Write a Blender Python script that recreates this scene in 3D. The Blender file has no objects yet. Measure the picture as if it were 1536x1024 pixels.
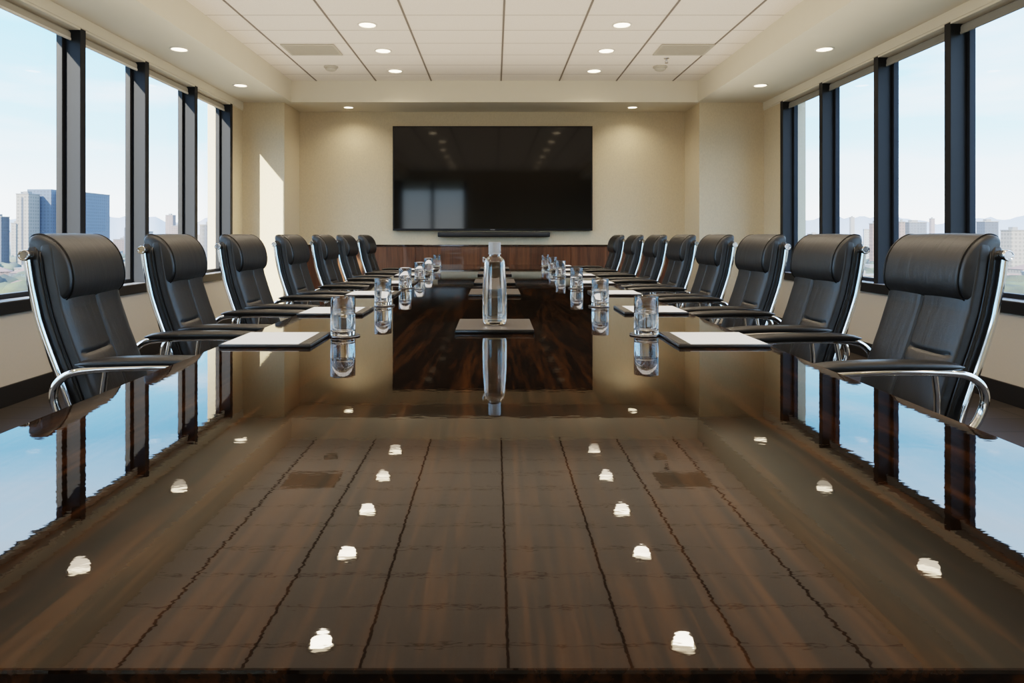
import bpy, bmesh, math, random
from mathutils import Vector, Matrix
random.seed(7)
SC = bpy.context.scene
COL = SC.collection
PI = math.pi
CAMZ, TZ = 1.03, 0.745          # eye height, table-top height

# ------------------------------------------------------------------ helpers
def link(o):
    COL.objects.link(o)
    return o

def obj(name, bm, mat, parent=None, smooth=True, loc=None, angle=40):
    me = bpy.data.meshes.new(name)
    bmesh.ops.recalc_face_normals(bm, faces=bm.faces[:])
    bm.to_mesh(me)
    bm.free()
    if mat is not None:
        for m in (mat if isinstance(mat, (list, tuple)) else [mat]):
            me.materials.append(m)
    if smooth:
        for p in me.polygons:
            p.use_smooth = True
        try:
            me.set_sharp_from_angle(angle=math.radians(angle))
        except Exception:
            pass
    o = bpy.data.objects.new(name, me)
    link(o)
    if parent is not None:
        o.parent = parent
    if loc is not None:
        o.location = loc
    return o

def tag(o, label, cat, group=None, kind=None):
    o['label'] = label
    o['category'] = cat
    if group:
        o['group'] = group
    if kind:
        o['kind'] = kind
    return o

def struct(name, bm, mat, parent=None, smooth=False, label=None):
    o = obj(name, bm, mat, parent, smooth=smooth)
    if parent is None:
        o['kind'] = 'structure'
        if label:
            o['label'] = label
    return o

def empty(name, loc=(0, 0, 0), rz=0.0):
    o = bpy.data.objects.new(name, None)
    link(o)
    o.empty_display_size = 0.1
    o.location = loc
    o.rotation_euler = (0, 0, rz)
    return o

def copy_tree(o, parent=None):
    c = o.copy()
    COL.objects.link(c)
    if parent is not None:
        c.parent = parent
    for ch in list(o.children):
        copy_tree(ch, c)
    return c

def box(bm, x0, x1, y0, y1, z0, z1, bevel=0.0, seg=2):
    ret = bmesh.ops.create_cube(bm, size=1.0)
    vs = ret['verts']
    for v in vs:
        v.co = Vector(((x0 + x1) / 2 + v.co.x * (x1 - x0), (y0 + y1) / 2 + v.co.y * (y1 - y0), (z0 + z1) / 2 + v.co.z * (z1 - z0)))
    if bevel > 0:
        es = list({e for v in vs for e in v.link_edges})
        bmesh.ops.bevel(bm, geom=es, offset=bevel, segments=seg, profile=0.5, affect='EDGES', clamp_overlap=True)
    return bm

def B(*a, **k):
    return box(bmesh.new(), *a, **k)

def rings(bm, rs, cap0=True, cap1=True, closed=False):
    rows = [[bm.verts.new(p) for p in r] for r in rs]
    n = len(rows[0])
    pairs = list(zip(rows[:-1], rows[1:]))
    if closed:
        pairs.append((rows[-1], rows[0]))
    for a, b in pairs:
        for i in range(n):
            j = (i + 1) % n
            try:
                bm.faces.new((a[i], a[j], b[j], b[i]))
            except ValueError:
                pass
    if not closed:
        if cap0:
            bm.faces.new(rows[0])
        if cap1:
            bm.faces.new(rows[-1])
    return bm

def lathe(bm, prof, seg=32, cx=0, cy=0, cz=0, power=2.0):
    """prof: list of (r, z). power > 2 gives a squarish cross-section."""
    rs = []
    for r, z in prof:
        ring = []
        for i in range(seg):
            a = 2 * PI * i / seg
            c, s = math.cos(a), math.sin(a)
            k = (abs(c) ** power + abs(s) ** power) ** (-1 / power)
            ring.append((cx + r * c * k, cy + r * s * k, cz + z))
        rs.append(ring)
    return rings(bm, rs)

def smooth_path(pts, per=8):
    """Catmull-Rom through the points."""
    P = [Vector(p) for p in pts]
    P = [P[0] * 2 - P[1]] + P + [P[-1] * 2 - P[-2]]
    out = []
    for i in range(1, len(P) - 2):
        for k in range(per):
            t = k / per
            a, b, c, d = P[i - 1], P[i], P[i + 1], P[i + 2]
            out.append(0.5 * ((2 * b) + (c - a) * t + (2 * a - 5 * b + 4 * c - d) * t * t + (3 * b - a - 3 * c + d) * t ** 3))
    out.append(P[-2])
    return out

def tube(bm, pts, r, seg=12, per=8, flat=1.0, raw=False):
    path = [Vector(p) for p in pts] if raw else smooth_path(pts, per)
    n = len(path)
    rs = []
    up = None
    for i, p in enumerate(path):
        t = (path[min(i + 1, n - 1)] - path[max(i - 1, 0)]).normalized()
        if up is None:
            up = Vector((0, 1, 0)) if abs(t.y) < 0.9 else Vector((1, 0, 0))
        s = (up - t * up.dot(t)).normalized()
        up = s
        b = t.cross(s).normalized()
        rr = r[i] if isinstance(r, (list, tuple)) else r
        rs.append([p + s * (math.cos(2 * PI * k / seg) * rr) + b * (math.sin(2 * PI * k / seg) * rr * flat) for k in range(seg)])
    return rings(bm, rs)

# ------------------------------------------------------------------ materials
def new_mat(name):
    m = bpy.data.materials.new(name)
    m.use_nodes = True
    nt = m.node_tree
    bs = nt.nodes['Principled BSDF']
    return m, nt, bs

def N(nt, t, **props):
    n = nt.nodes.new(t)
    for k, v in props.items():
        setattr(n, k, v)
    return n

def srgb(r, g, b):
    f = lambda c: c / 12.92 if c <= 0.04045 else ((c + 0.055) / 1.055) ** 2.4
    return (f(r / 255), f(g / 255), f(b / 255), 1)

def simple(name, col, rough=0.5, metal=0.0, noise=0.0, nscale=40.0, bump=0.0, bscale=200.0, spec=0.5, coat=0.0, stretch=(1, 1, 1), bdist=0.002):
    m, nt, bs = new_mat(name)
    bs.inputs['Base Color'].default_value = col
    bs.inputs['Roughness'].default_value = rough
    bs.inputs['Metallic'].default_value = metal
    bs.inputs['Specular IOR Level'].default_value = spec
    bs.inputs['Coat Weight'].default_value = coat
    tc = N(nt, 'ShaderNodeTexCoord')
    mp = N(nt, 'ShaderNodeMapping')
    mp.inputs['Scale'].default_value = stretch
    nt.links.new(tc.outputs['Object'], mp.inputs['Vector'])
    if noise > 0:
        nz = N(nt, 'ShaderNodeTexNoise')
        nz.inputs['Scale'].default_value = nscale
        nz.inputs['Detail'].default_value = 4
        nt.links.new(mp.outputs['Vector'], nz.inputs['Vector'])
        mx = N(nt, 'ShaderNodeMix', data_type='RGBA', blend_type='MIX')
        mx.inputs['A'].default_value = tuple(c * (1 - noise) for c in col[:3]) + (1,)
        mx.inputs['B'].default_value = tuple(min(1, c * (1 + noise)) for c in col[:3]) + (1,)
        nt.links.new(nz.outputs['Fac'], mx.inputs['Factor'])
        nt.links.new(mx.outputs['Result'], bs.inputs['Base Color'])
    if bump > 0:
        nb = N(nt, 'ShaderNodeTexNoise')
        nb.inputs['Scale'].default_value = bscale
        nb.inputs['Detail'].default_value = 3
        nt.links.new(mp.outputs['Vector'], nb.inputs['Vector'])
        bp = N(nt, 'ShaderNodeBump')
        bp.inputs['Strength'].default_value = bump
        bp.inputs['Distance'].default_value = bdist
        nt.links.new(nb.outputs['Fac'], bp.inputs['Height'])
        nt.links.new(bp.outputs['Normal'], bs.inputs['Normal'])
    return m

def emit(name, col, strength):
    m, nt, bs = new_mat(name)
    bs.inputs['Base Color'].default_value = (0.8, 0.8, 0.8, 1)
    bs.inputs['Emission Color'].default_value = col
    bs.inputs['Emission Strength'].default_value = strength
    return m

def wood_mat(name, dark, mid, light, rough, coat, grain_axis='Y', ripple=0.0, scale=1.0, base_spec=0.5, coat_ior=1.5):
    m, nt, bs = new_mat(name)
    tc = N(nt, 'ShaderNodeTexCoord')
    mp = N(nt, 'ShaderNodeMapping')
    st = {'X': (0.6, 9, 9), 'Y': (9, 0.6, 9), 'Z': (9, 9, 0.5)}[grain_axis]
    mp.inputs['Scale'].default_value = tuple(s * scale for s in st)
    nt.links.new(tc.outputs['Object'], mp.inputs['Vector'])
    n1 = N(nt, 'ShaderNodeTexNoise')
    n1.inputs['Scale'].default_value = 1.3
    n1.inputs['Detail'].default_value = 8
    n1.inputs['Roughness'].default_value = 0.62
    n1.inputs['Distortion'].default_value = 0.9
    nt.links.new(mp.outputs['Vector'], n1.inputs['Vector'])
    n2 = N(nt, 'ShaderNodeTexNoise')
    n2.inputs['Scale'].default_value = 9.0
    n2.inputs['Detail'].default_value = 5
    nt.links.new(mp.outputs['Vector'], n2.inputs['Vector'])
    add = N(nt, 'ShaderNodeMath', operation='MULTIPLY_ADD')
    add.inputs[1].default_value = 0.45
    nt.links.new(n2.outputs['Fac'], add.inputs[0])
    sc = N(nt, 'ShaderNodeMath', operation='MULTIPLY')
    sc.inputs[1].default_value = 0.75
    nt.links.new(n1.outputs['Fac'], sc.inputs[0])
    nt.links.new(sc.outputs[0], add.inputs[2])
    cr = N(nt, 'ShaderNodeValToRGB')
    e = cr.color_ramp.elements
    e[0].position, e[0].color = 0.40, dark
    e[1].position, e[1].color = 0.80, light
    k = cr.color_ramp.elements.new(0.58)
    k.color = mid
    nt.links.new(add.outputs[0], cr.inputs['Fac'])
    nt.links.new(cr.outputs['Color'], bs.inputs['Base Color'])
    bs.inputs['Roughness'].default_value = rough
    bs.inputs['Specular IOR Level'].default_value = base_spec
    bs.inputs['Coat Weight'].default_value = coat
    bs.inputs['Coat Roughness'].default_value = 0.015
    bs.inputs['Coat IOR'].default_value = coat_ior
    if ripple > 0:
        mr = N(nt, 'ShaderNodeMapping')
        mr.inputs['Scale'].default_value = (20, 42, 1)
        nt.links.new(tc.outputs['Object'], mr.inputs['Vector'])
        nr = N(nt, 'ShaderNodeTexNoise')
        nr.inputs['Scale'].default_value = 1.6
        nr.inputs['Detail'].default_value = 2.5
        nt.links.new(mr.outputs['Vector'], nr.inputs['Vector'])
        bp = N(nt, 'ShaderNodeBump')
        bp.inputs['Strength'].default_value = 1.0
        bp.inputs['Distance'].default_value = ripple
        nt.links.new(nr.outputs['Fac'], bp.inputs['Height'])
        nt.links.new(bp.outputs['Normal'], bs.inputs['Normal'])
        nt.links.new(bp.outputs['Normal'], bs.inputs['Coat Normal'])
    return m

M = {}
M['wall'] = simple('wall_fabric', srgb(213, 198, 170), 0.85, noise=0.15, nscale=62, bump=0.5, bscale=260, stretch=(1.6, 1.6, 0.7), bdist=0.004)
M['soffit'] = simple('soffit_paint', srgb(226, 219, 203), 0.8, noise=0.02, nscale=6)
M['low_wall'] = simple('low_wall_paint', srgb(205, 198, 186), 0.8, noise=0.03, nscale=60, bump=0.1, bscale=500)
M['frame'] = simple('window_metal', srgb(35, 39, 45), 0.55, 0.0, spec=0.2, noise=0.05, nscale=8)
M['frame_dark'] = simple('window_metal_dark', srgb(36, 37, 39), 0.5, 0.0, spec=0.25, noise=0.05, nscale=8)
M['sill'] = simple('sill_board', srgb(150, 154, 158), 0.22, noise=0.04, nscale=12, spec=0.6)  # pale grey paints in the sky reflected on the sill top
M['base'] = simple('baseboard_rubber', srgb(34, 33, 33), 0.5, noise=0.05)
M['leather'] = None
M['chrome'] = simple('polished_chrome', (0.83, 0.82, 0.80, 1), 0.07, 1.0, noise=0.02, nscale=30)
M['dark_plastic'] = simple('black_plastic', srgb(22, 22, 23), 0.45, noise=0.05)
M['blind'] = simple('blind_fabric', srgb(176, 170, 158), 0.9, noise=0.05, nscale=300)
M['blind_dark'] = simple('blind_fabric_grey', srgb(140, 140, 136), 0.9, noise=0.05, nscale=300)
M['table'] = wood_mat('table_walnut', (0.0035, 0.0016, 0.0007, 1), (0.0062, 0.0025, 0.0008, 1), (0.048, 0.0178, 0.0038, 1), 0.5, 1.0, 'Y', scale=1.4, ripple=0.00004, base_spec=0.0, coat_ior=1.36)
M['table_edge'] = wood_mat('table_edge_wood', (0.008, 0.0045, 0.003, 1), (0.018, 0.009, 0.005, 1), (0.05, 0.022, 0.01, 1), 0.12, 1.0, 'Y')
M['wainscot'] = wood_mat('wainscot_walnut', (0.045, 0.018, 0.008, 1), (0.095, 0.038, 0.016, 1), (0.17, 0.072, 0.03, 1), 0.35, 0.3, 'Z', scale=0.8)
M['screen'] = simple('screen_glass', (0.0025, 0.0025, 0.0026, 1), 0.06, noise=0.02, spec=0.36)
M['bezel'] = simple('screen_bezel', srgb(26, 26, 28), 0.3, 0.4, noise=0.03)
M['logo'] = simple('logo_silver', srgb(150, 150, 152), 0.3, 0.8)
M['tile_line'] = simple('ceiling_tee', srgb(126, 117, 108), 0.7, noise=0.03)
M['trim_white'] = simple('fitting_white', srgb(232, 228, 220), 0.5, noise=0.02)
M['vent'] = simple('vent_metal', srgb(186, 180, 168), 0.55, noise=0.03)
M['vent_dark'] = simple('vent_back', srgb(90, 86, 80), 0.8, noise=0.03)
M['lens'] = emit('lamp_lens', (1.0, 0.80, 0.54, 1), 4.2)
M['paper'] = simple('white_paper', srgb(243, 241, 238), 0.75, noise=0.015, nscale=30)
M['folio'] = simple('folio_leather', srgb(44, 39, 36), 0.33, noise=0.12, nscale=90, bump=0.25, bscale=700, spec=0.5)
M['slab'] = simple('placemat_leather', srgb(84, 76, 69), 0.36, noise=0.1, nscale=120, bump=0.3, bscale=800)
M['slab_edge'] = simple('placemat_edge', srgb(20, 19, 19), 0.25, noise=0.05)
M['coaster'] = simple('coaster_leather', srgb(38, 36, 35), 0.3, noise=0.08, nscale=100)
M['steel'] = simple('brushed_steel', (0.45, 0.45, 0.46, 1), 0.25, 1.0, noise=0.04)
M['cap'] = simple('bottle_cap', srgb(232, 234, 236), 0.15, noise=0.02, spec=0.6)
M['cap'].node_tree.nodes['Principled BSDF'].inputs['Transmission Weight'].default_value = 0.6

def leather_mat(name, base=0.0105):
    m, nt, bs = new_mat(name)
    tc = N(nt, 'ShaderNodeTexCoord')
    v = N(nt, 'ShaderNodeTexVoronoi')
    v.inputs['Scale'].default_value = 260
    nt.links.new(tc.outputs['Object'], v.inputs['Vector'])
    # drag folds, long in the direction of the fall of the hide
    mp = N(nt, 'ShaderNodeMapping')
    mp.inputs['Scale'].default_value = (6, 26, 5)
    nt.links.new(tc.outputs['Object'], mp.inputs['Vector'])
    nz = N(nt, 'ShaderNodeTexNoise')
    nz.inputs['Scale'].default_value = 1.0
    nz.inputs['Detail'].default_value = 3
    nz.inputs['Distortion'].default_value = 0.8
    nt.links.new(mp.outputs['Vector'], nz.inputs['Vector'])
    b1 = N(nt, 'ShaderNodeBump')
    b1.inputs['Strength'].default_value = 0.5
    b1.inputs['Distance'].default_value = 0.0032
    nt.links.new(nz.outputs['Fac'], b1.inputs['Height'])
    b2 = N(nt, 'ShaderNodeBump')
    b2.inputs['Strength'].default_value = 0.12
    b2.inputs['Distance'].default_value = 0.001
    nt.links.new(v.outputs['Distance'], b2.inputs['Height'])
    nt.links.new(b1.outputs['Normal'], b2.inputs['Normal'])
    nt.links.new(b2.outputs['Normal'], bs.inputs['Normal'])
    bs.inputs['Base Color'].default_value = (base, base * 0.97, base * 0.97, 1)
    bs.inputs['Roughness'].default_value = 0.44
    bs.inputs['Specular IOR Level'].default_value = 0.7
    return m
M['leather'] = leather_mat('black_leather')
M['leather_smooth'] = simple('black_leather_smooth', (0.0085, 0.0084, 0.0086, 1), 0.36, noise=0.15, nscale=60, bump=0.12, bscale=500, spec=0.55)
M['piping'] = simple('leather_piping', (0.010, 0.010, 0.010, 1), 0.3, noise=0.1)

def glass_mat(name, col=(1, 1, 1, 1), ior=1.47):
    m, nt, bs = new_mat(name)
    bs.inputs['Base Color'].default_value = col
    bs.inputs['Roughness'].default_value = 0.0
    bs.inputs['IOR'].default_value = ior
    bs.inputs['Transmission Weight'].default_value = 1.0
    return m
M['glass'] = glass_mat('drinking_glass', ior=1.48)
M['water'] = glass_mat('drinking_water', ior=1.33)

def pane_mat():
    m = bpy.data.materials.new('window_glass')
    m.use_nodes = True
    nt = m.node_tree
    nt.nodes.clear()
    out = N(nt, 'ShaderNodeOutputMaterial')
    mix = N(nt, 'ShaderNodeMixShader')
    tr = N(nt, 'ShaderNodeBsdfTransparent')
    tr.inputs['Color'].default_value = (0.965, 0.985, 0.99, 1)
    gl = N(nt, 'ShaderNodeBsdfGlossy')
    gl.inputs['Roughness'].default_value = 0.005
    lw = N(nt, 'ShaderNodeLayerWeight')
    pw = N(nt, 'ShaderNodeMath', operation='POWER')
    pw.inputs[1].default_value = 4.0
    nt.links.new(lw.outputs['Facing'], pw.inputs[0])
    ma = N(nt, 'ShaderNodeMath', operation='MULTIPLY_ADD')
    ma.inputs[1].default_value = 0.55
    ma.inputs[2].default_value = 0.03
    nt.links.new(pw.outputs[0], ma.inputs[0])
    nt.links.new(ma.outputs[0], mix.inputs['Fac'])
    nt.links.new(tr.outputs[0], mix.inputs[1])
    nt.links.new(gl.outputs[0], mix.inputs[2])
    nt.links.new(mix.outputs[0], out.inputs['Surface'])
    return m
M['pane'] = pane_mat()

def ceiling_mat():
    m, nt, bs = new_mat('ceiling_tiles')
    tc = N(nt, 'ShaderNodeTexCoord')
    sp = N(nt, 'ShaderNodeSeparateXYZ')
    nt.links.new(tc.outputs['Object'], sp.inputs[0])
    ad = N(nt, 'ShaderNodeMath', operation='ADD')
    ad.inputs[1].default_value = 40 - 7.46 + 0.4 * 19
    nt.links.new(sp.outputs['Y'], ad.inputs[0])
    md = N(nt, 'ShaderNodeMath', operation='MODULO')
    md.inputs[1].default_value = 0.4
    nt.links.new(ad.outputs[0], md.inputs[0])
    lt = N(nt, 'ShaderNodeMath', operation='LESS_THAN')
    lt.inputs[1].default_value = 0.012
    nt.links.new(md.outputs[0], lt.inputs[0])
    nz = N(nt, 'ShaderNodeTexNoise')
    nz.inputs['Scale'].default_value = 90
    nz.inputs['Detail'].default_value = 4
    nt.links.new(tc.outputs['Object'], nz.inputs['Vector'])
    cr = N(nt, 'ShaderNodeValToRGB')
    cr.color_ramp.elements[0].position = 0.3
    cr.color_ramp.elements[0].color = srgb(240, 232, 224)
    cr.color_ramp.elements[1].position = 0.7
    cr.color_ramp.elements[1].color = srgb(248, 241, 234)
    nt.links.new(nz.outputs['Fac'], cr.inputs['Fac'])
    mx = N(nt, 'ShaderNodeMix', data_type='RGBA', blend_type='MIX')
    nt.links.new(lt.outputs[0], mx.inputs['Factor'])
    nt.links.new(cr.outputs['Color'], mx.inputs['A'])
    mx.inputs['B'].default_value = srgb(186, 177, 167)
    nt.links.new(mx.outputs['Result'], bs.inputs['Base Color'])
    bs.inputs['Roughness'].default_value = 0.9
    return m
M['ceiling'] = ceiling_mat()

def floor_mat():
    m, nt, bs = new_mat('carpet_planks')
    tc = N(nt, 'ShaderNodeTexCoord')
    br = N(nt, 'ShaderNodeTexBrick')
    br.inputs['Color1'].default_value = srgb(58, 52, 47)
    br.inputs['Color2'].default_value = srgb(44, 40, 37)
    br.inputs['Mortar'].default_value = srgb(30, 28, 26)
    br.inputs['Scale'].default_value = 1.0
    br.inputs['Brick Width'].default_value = 1.0
    br.inputs['Row Height'].default_value = 0.25
    br.inputs['Mortar Size'].default_value = 0.004
    nt.links.new(tc.outputs['Object'], br.inputs['Vector'])
    nz = N(nt, 'ShaderNodeTexNoise')
    nz.inputs['Scale'].default_value = 150
    nt.links.new(tc.outputs['Object'], nz.inputs['Vector'])
    mx = N(nt, 'ShaderNodeMix', data_type='RGBA', blend_type='MULTIPLY')
    mx.inputs['Factor'].default_value = 0.6
    nt.links.new(br.outputs['Color'], mx.inputs['A'])
    nt.links.new(nz.outputs['Color'], mx.inputs['B'])
    nt.links.new(br.outputs['Color'], bs.inputs['Base Color'])
    bp = N(nt, 'ShaderNodeBump')
    bp.inputs['Strength'].default_value = 0.3
    bp.inputs['Distance'].default_value = 0.003
    nt.links.new(nz.outputs['Fac'], bp.inputs['Height'])
    nt.links.new(bp.outputs['Normal'], bs.inputs['Normal'])
    bs.inputs['Roughness'].default_value = 0.9
    return m
M['floor'] = floor_mat()

# ------------------------------------------------------------------ room dimensions
XL, XR = -2.95, 3.15            # inner faces of the two window walls
YB, YR = 8.40, -2.2             # TV wall, wall behind the camera
ZS, ZC = 2.585, 2.835           # soffit underside, tiled ceiling
YK = 7.78                       # front of the bulkhead
CLX, CRX = -2.46, 2.394         # alcove corners of the TV wall
SILL = 0.63

struct('floor', B(XL - 0.3, XR + 0.3, YR - 0.2, YB + 0.3, -0.12, 0.0), M['floor'], label='dark grey plank patterned carpet floor')
struct('wall_back', B(XL - 0.3, XR + 0.3, YB, YB + 0.2, 0, ZC + 0.2), M['wall'], label='beige fabric covered wall behind the television')
struct('wall_column_left', B(XL - 0.3, CLX, YK + 0.02, YB, 0, ZS + 0.1), M['wall'])
struct('wall_column_right', B(CRX, XR + 0.3, YK + 0.02, YB, 0, ZS + 0.1), M['wall'])
struct('ceiling', B(-2.45, 2.45, YR - 0.2, YK + 0.05, ZC, ZC + 0.1), M['ceiling'], label='cream tiled ceiling tray')
# soffits round the tiled tray
struct('ceiling_soffit_left', B(XL - 0.3, -2.37, YR - 0.2, YK, ZS, ZC + 0.12), M['soffit'])
struct('ceiling_soffit_right', B(2.37, XR + 0.3, YR - 0.2, YK, ZS, ZC + 0.12), M['soffit'])
struct('ceiling_bulkhead', B(XL - 0.3, XR + 0.3, YK, YB, ZS, ZC + 0.12), M['soffit'])
for k, x in enumerate((-2.08, -1.385, -0.74, 0.075, 0.755, 1.42, 2.08)):
    struct('trim_%d' % (k + 1), B(x - 0.008, x + 0.008, YR, YK, ZC - 0.004, ZC + 0.01), M['tile_line'])

def window_wall(side, X, s, mulls, y_end, first_n, blind_mat, fr):
    """s = -1 for the left wall, +1 for the right; X inner face; mulls = near faces of the mullions, far to near."""
    def xs(a, b):
        return tuple(sorted((X + s * a, X + s * b)))
    a, b = xs(0.0, 0.28)
    struct('wall_' + side, B(a, b, YR - 0.2, y_end + 0.02, 0, SILL - 0.075), M['low_wall'])
    a, b = xs(0.105, 0.15)
    struct('wall_%s_head' % side, B(a, b, YR - 0.2, y_end + 0.02, 2.46, ZS + 0.05), M['soffit'])
    last = mulls[0] + 0.07
    a, b = xs(0.0, 0.28)
    struct('wall_%s_end' % side, B(a, b, last, y_end + 0.02, SILL - 0.075, ZS), M['wall'])
    struct('wall_%s_start' % side, B(a, b, YR - 0.2, mulls[-1], SILL - 0.075, ZS), M['wall'])
    a, b = xs(-0.015, 0.0)
    struct('baseboard_' + side, B(a, b, YR, y_end + 0.02, 0, 0.125, bevel=0.003), M['base'])
    # pelmet that hides the blind rollers
    bm = B(*xs(-0.012, 0.05), YR, y_end + 0.02, 2.505, ZS, bevel=0.004)
    box(bm, *xs(-0.004, 0.09), YR, y_end + 0.02, 2.49, 2.507)
    struct('trim_pelmet_' + side, bm, M['soffit'])
    # sill board
    bm = B(*xs(-0.02, 0.20), mulls[-1], last, SILL - 0.075, SILL, bevel=0.004)
    struct('trim_sill_' + side, bm, M['frame_dark'])
    struct('trim_sill_top_' + side, B(*xs(-0.016, 0.10), mulls[-1], last, SILL, SILL + 0.004), M['sill'])
    out = []
    n = first_n
    for i in range(len(mulls) - 1):
        y1, y0 = mulls[i], mulls[i + 1]
        w = empty('window_%d' % n, (X, y0, SILL))
        w['kind'] = 'structure'
        def bx(bm, a, b, ya, yb, za, zb, bev=0.003):
            x0, x1 = xs(a, b)
            return box(bm, x0 - X, x1 - X, ya - y0, yb - y0, za - SILL, zb - SILL, bevel=bev, seg=1)
        bm = bmesh.new()
        bx(bm, -0.005, 0.16, y0, y0 + 0.065, SILL, 2.505)           # mullion
        if i == 0:
            bx(bm, -0.005, 0.16, y1, y1 + 0.065, SILL, 2.505)
        obj('mullion', bm, fr[0], w, smooth=False)
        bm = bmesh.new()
        bx(bm, 0.105, 0.15, y0 + 0.066, y0 + 0.098, SILL, 2.50)      # glazing frame, its strip stands in for the mullion's reflection in the glass
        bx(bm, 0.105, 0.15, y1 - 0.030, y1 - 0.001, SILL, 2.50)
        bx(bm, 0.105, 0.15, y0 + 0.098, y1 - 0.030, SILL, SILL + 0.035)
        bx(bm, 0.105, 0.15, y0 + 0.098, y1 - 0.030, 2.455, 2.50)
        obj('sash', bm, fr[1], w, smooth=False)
        bm = bmesh.new()
        bx(bm, 0.122, 0.132, y0 + 0.09, y1 - 0.02, SILL + 0.03, 2.47, 0)
        obj('pane', bm, M['pane'], w, smooth=False)
        out.append((y0, y1))
        n += 1
    return out, n

MU_L = [7.43, 6.55, 5.62, 4.74, 3.85, 2.95, 2.05, 1.15, 0.25, -0.65, -1.55]
MU_R = [7.28, 6.40, 5.47, 4.60, 3.70, 2.80, 1.90, 1.00, 0.10, -0.80, -1.70]
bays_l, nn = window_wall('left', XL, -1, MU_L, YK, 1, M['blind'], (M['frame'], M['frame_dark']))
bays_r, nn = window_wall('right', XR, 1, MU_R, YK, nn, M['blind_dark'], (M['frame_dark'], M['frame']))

def ordinal(i):
    return ['first', 'second', 'third', 'fourth', 'fifth', 'sixth', 'seventh', 'eighth', 'ninth', 'tenth'][i]

def roller_blind(side, X, s, y0, y1, mat, label):
    r = empty('roller_blind', (X + s * 0.085, (y0 + 0.065 + y1) / 2, 2.40))
    tag(r, label, 'blind', 'rolled up blinds above the %s windows' % side)
    h = (y1 - y0 - 0.065) / 2 - 0.006
    zt = 2.488 - 2.40
    bm = bmesh.new()
    tube(bm, [(0, -h, zt - 0.022), (0, 0, zt - 0.022), (0, h, zt - 0.022)], 0.022, seg=16, per=2)
    obj('roller', bm, mat, r)
    obj('fabric', B(-0.0225 * s - 0.002, -0.0225 * s + 0.002, -h, h, 0.030, zt - 0.02), mat, r, smooth=False)
    obj('bottom_bar', B(-0.0225 * s - 0.007, -0.0225 * s + 0.007, -h, h, 0.014, 0.032, bevel=0.003), M['trim_white'] if s < 0 else M['blind_dark'], r)

for i in range(4):
    y0, y1 = bays_l[i]
    roller_blind('left', XL, -1, y0, y1, M['blind'], 'rolled cream blind over the %s left window counted from the television wall' % ordinal(i))
for i in range(4):
    y0, y1 = bays_r[i]
    roller_blind('right', XR, 1, y0, y1, M['blind_dark'], 'rolled grey blind over the %s right window counted from the television wall' % ordinal(i))

# wall behind the camera, with two windows of its own
bm = bmesh.new()
box(bm, XL, -2.7, YR - 0.2, YR, 0, ZC)
box(bm, -0.8, XR, YR - 0.2, YR, 0, ZC)
box(bm, -2.7, -0.8, YR - 0.2, YR, 0, 0.12)
box(bm, -2.7, -0.8, YR - 0.2, YR, 2.57, ZC)
struct('wall_rear', bm, M['wall'])
w = empty('window_%d' % nn, (-1.75, YR, 0.12))
w['kind'] = 'structure'
bm = bmesh.new()
for x in (-0.95, -0.06, 0.87):
    box(bm, x, x + 0.09, -0.15, 0.0, 0, 2.45, bevel=0.003)
obj('mullion', bm, M['frame_dark'], w, smooth=False)
obj('pane', B(-0.9, 0.9, -0.09, -0.08, 0, 2.45), M['pane'], w, smooth=False)

struct('trim_canopy', B(-6.0, 1.2, YR - 4.6, YR - 0.25, 2.62, 2.72), M['soffit'])  # added out of view to keep sun from entering the rear window

# wainscot under the television
bm = B(CLX + 0.002, CRX - 0.002, YB - 0.03, YB, 0.0, 0.895)
for x in (-1.48, -0.50, 0.47, 1.44):
    box(bm, x - 0.484, x + 0.484, YB - 0.042, YB - 0.028, 0.14, 0.885, bevel=0.002, seg=1)
struct('trim_wainscot', bm, M['wainscot'], label='walnut wainscot panelling below the television')
struct('trim_wainscot_cap', B(CLX + 0.002, CRX - 0.002, YB - 0.05, YB, 0.895, 0.915, bevel=0.003), M['table_edge'])
struct('baseboard_back', B(CLX + 0.002, CRX - 0.002, YB - 0.055, YB - 0.028, 0, 0.125), M['base'])

# ------------------------------------------------------------------ television and sound bar
tv = empty('television', (-0.025, YB - 0.002, 1.09))
tag(tv, 'large wall mounted flat black television on the beige end wall', 'television')
W2, H = 1.248, 1.305
bm = B(-W2, W2, -0.065, -0.02, 0, H, bevel=0.006)
obj('housing', bm, M['bezel'], tv)
bm = bmesh.new()
t = 0.016
for a in ((-W2, W2, 0, 0.026), (-W2, W2, H - t, H), (-W2, -W2 + t, 0.026, H - t), (W2 - t, W2, 0.026, H - t)):
    box(bm, a[0], a[1], -0.073, -0.064, a[2], a[3], bevel=0.002, seg=1)
obj('bezel', bm, M['bezel'], tv, smooth=False)
obj('screen', B(-W2 + t, W2 - t, -0.068, -0.062, 0.026, H - t), M['screen'], tv, smooth=False)
obj('logo_plate', B(-0.03, 0.03, -0.0745, -0.073, 0.009, 0.017), M['logo'], tv, smooth=False)
obj('wall_bracket', B(-0.3, 0.3, -0.021, 0.0, 0.35, 0.95), M['dark_plastic'], tv, smooth=False)
sb = empty('mounted_sound_bar', (-0.01, YB, 1.012))
tag(sb, 'long black sound bar mounted on the wall just below the television', 'sound bar')
obj('cabinet', B(-0.70, 0.70, -0.10, -0.004, 0.0, 0.062, bevel=0.01, seg=3), M['dark_plastic'], sb)
obj('grille', B(-0.66, 0.66, -0.104, -0.099, 0.008, 0.054, bevel=0.002), M['base'], sb)
obj('wall_bracket', B(-0.2, 0.2, -0.006, 0.0, 0.005, 0.055), M['dark_plastic'], sb)

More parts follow.
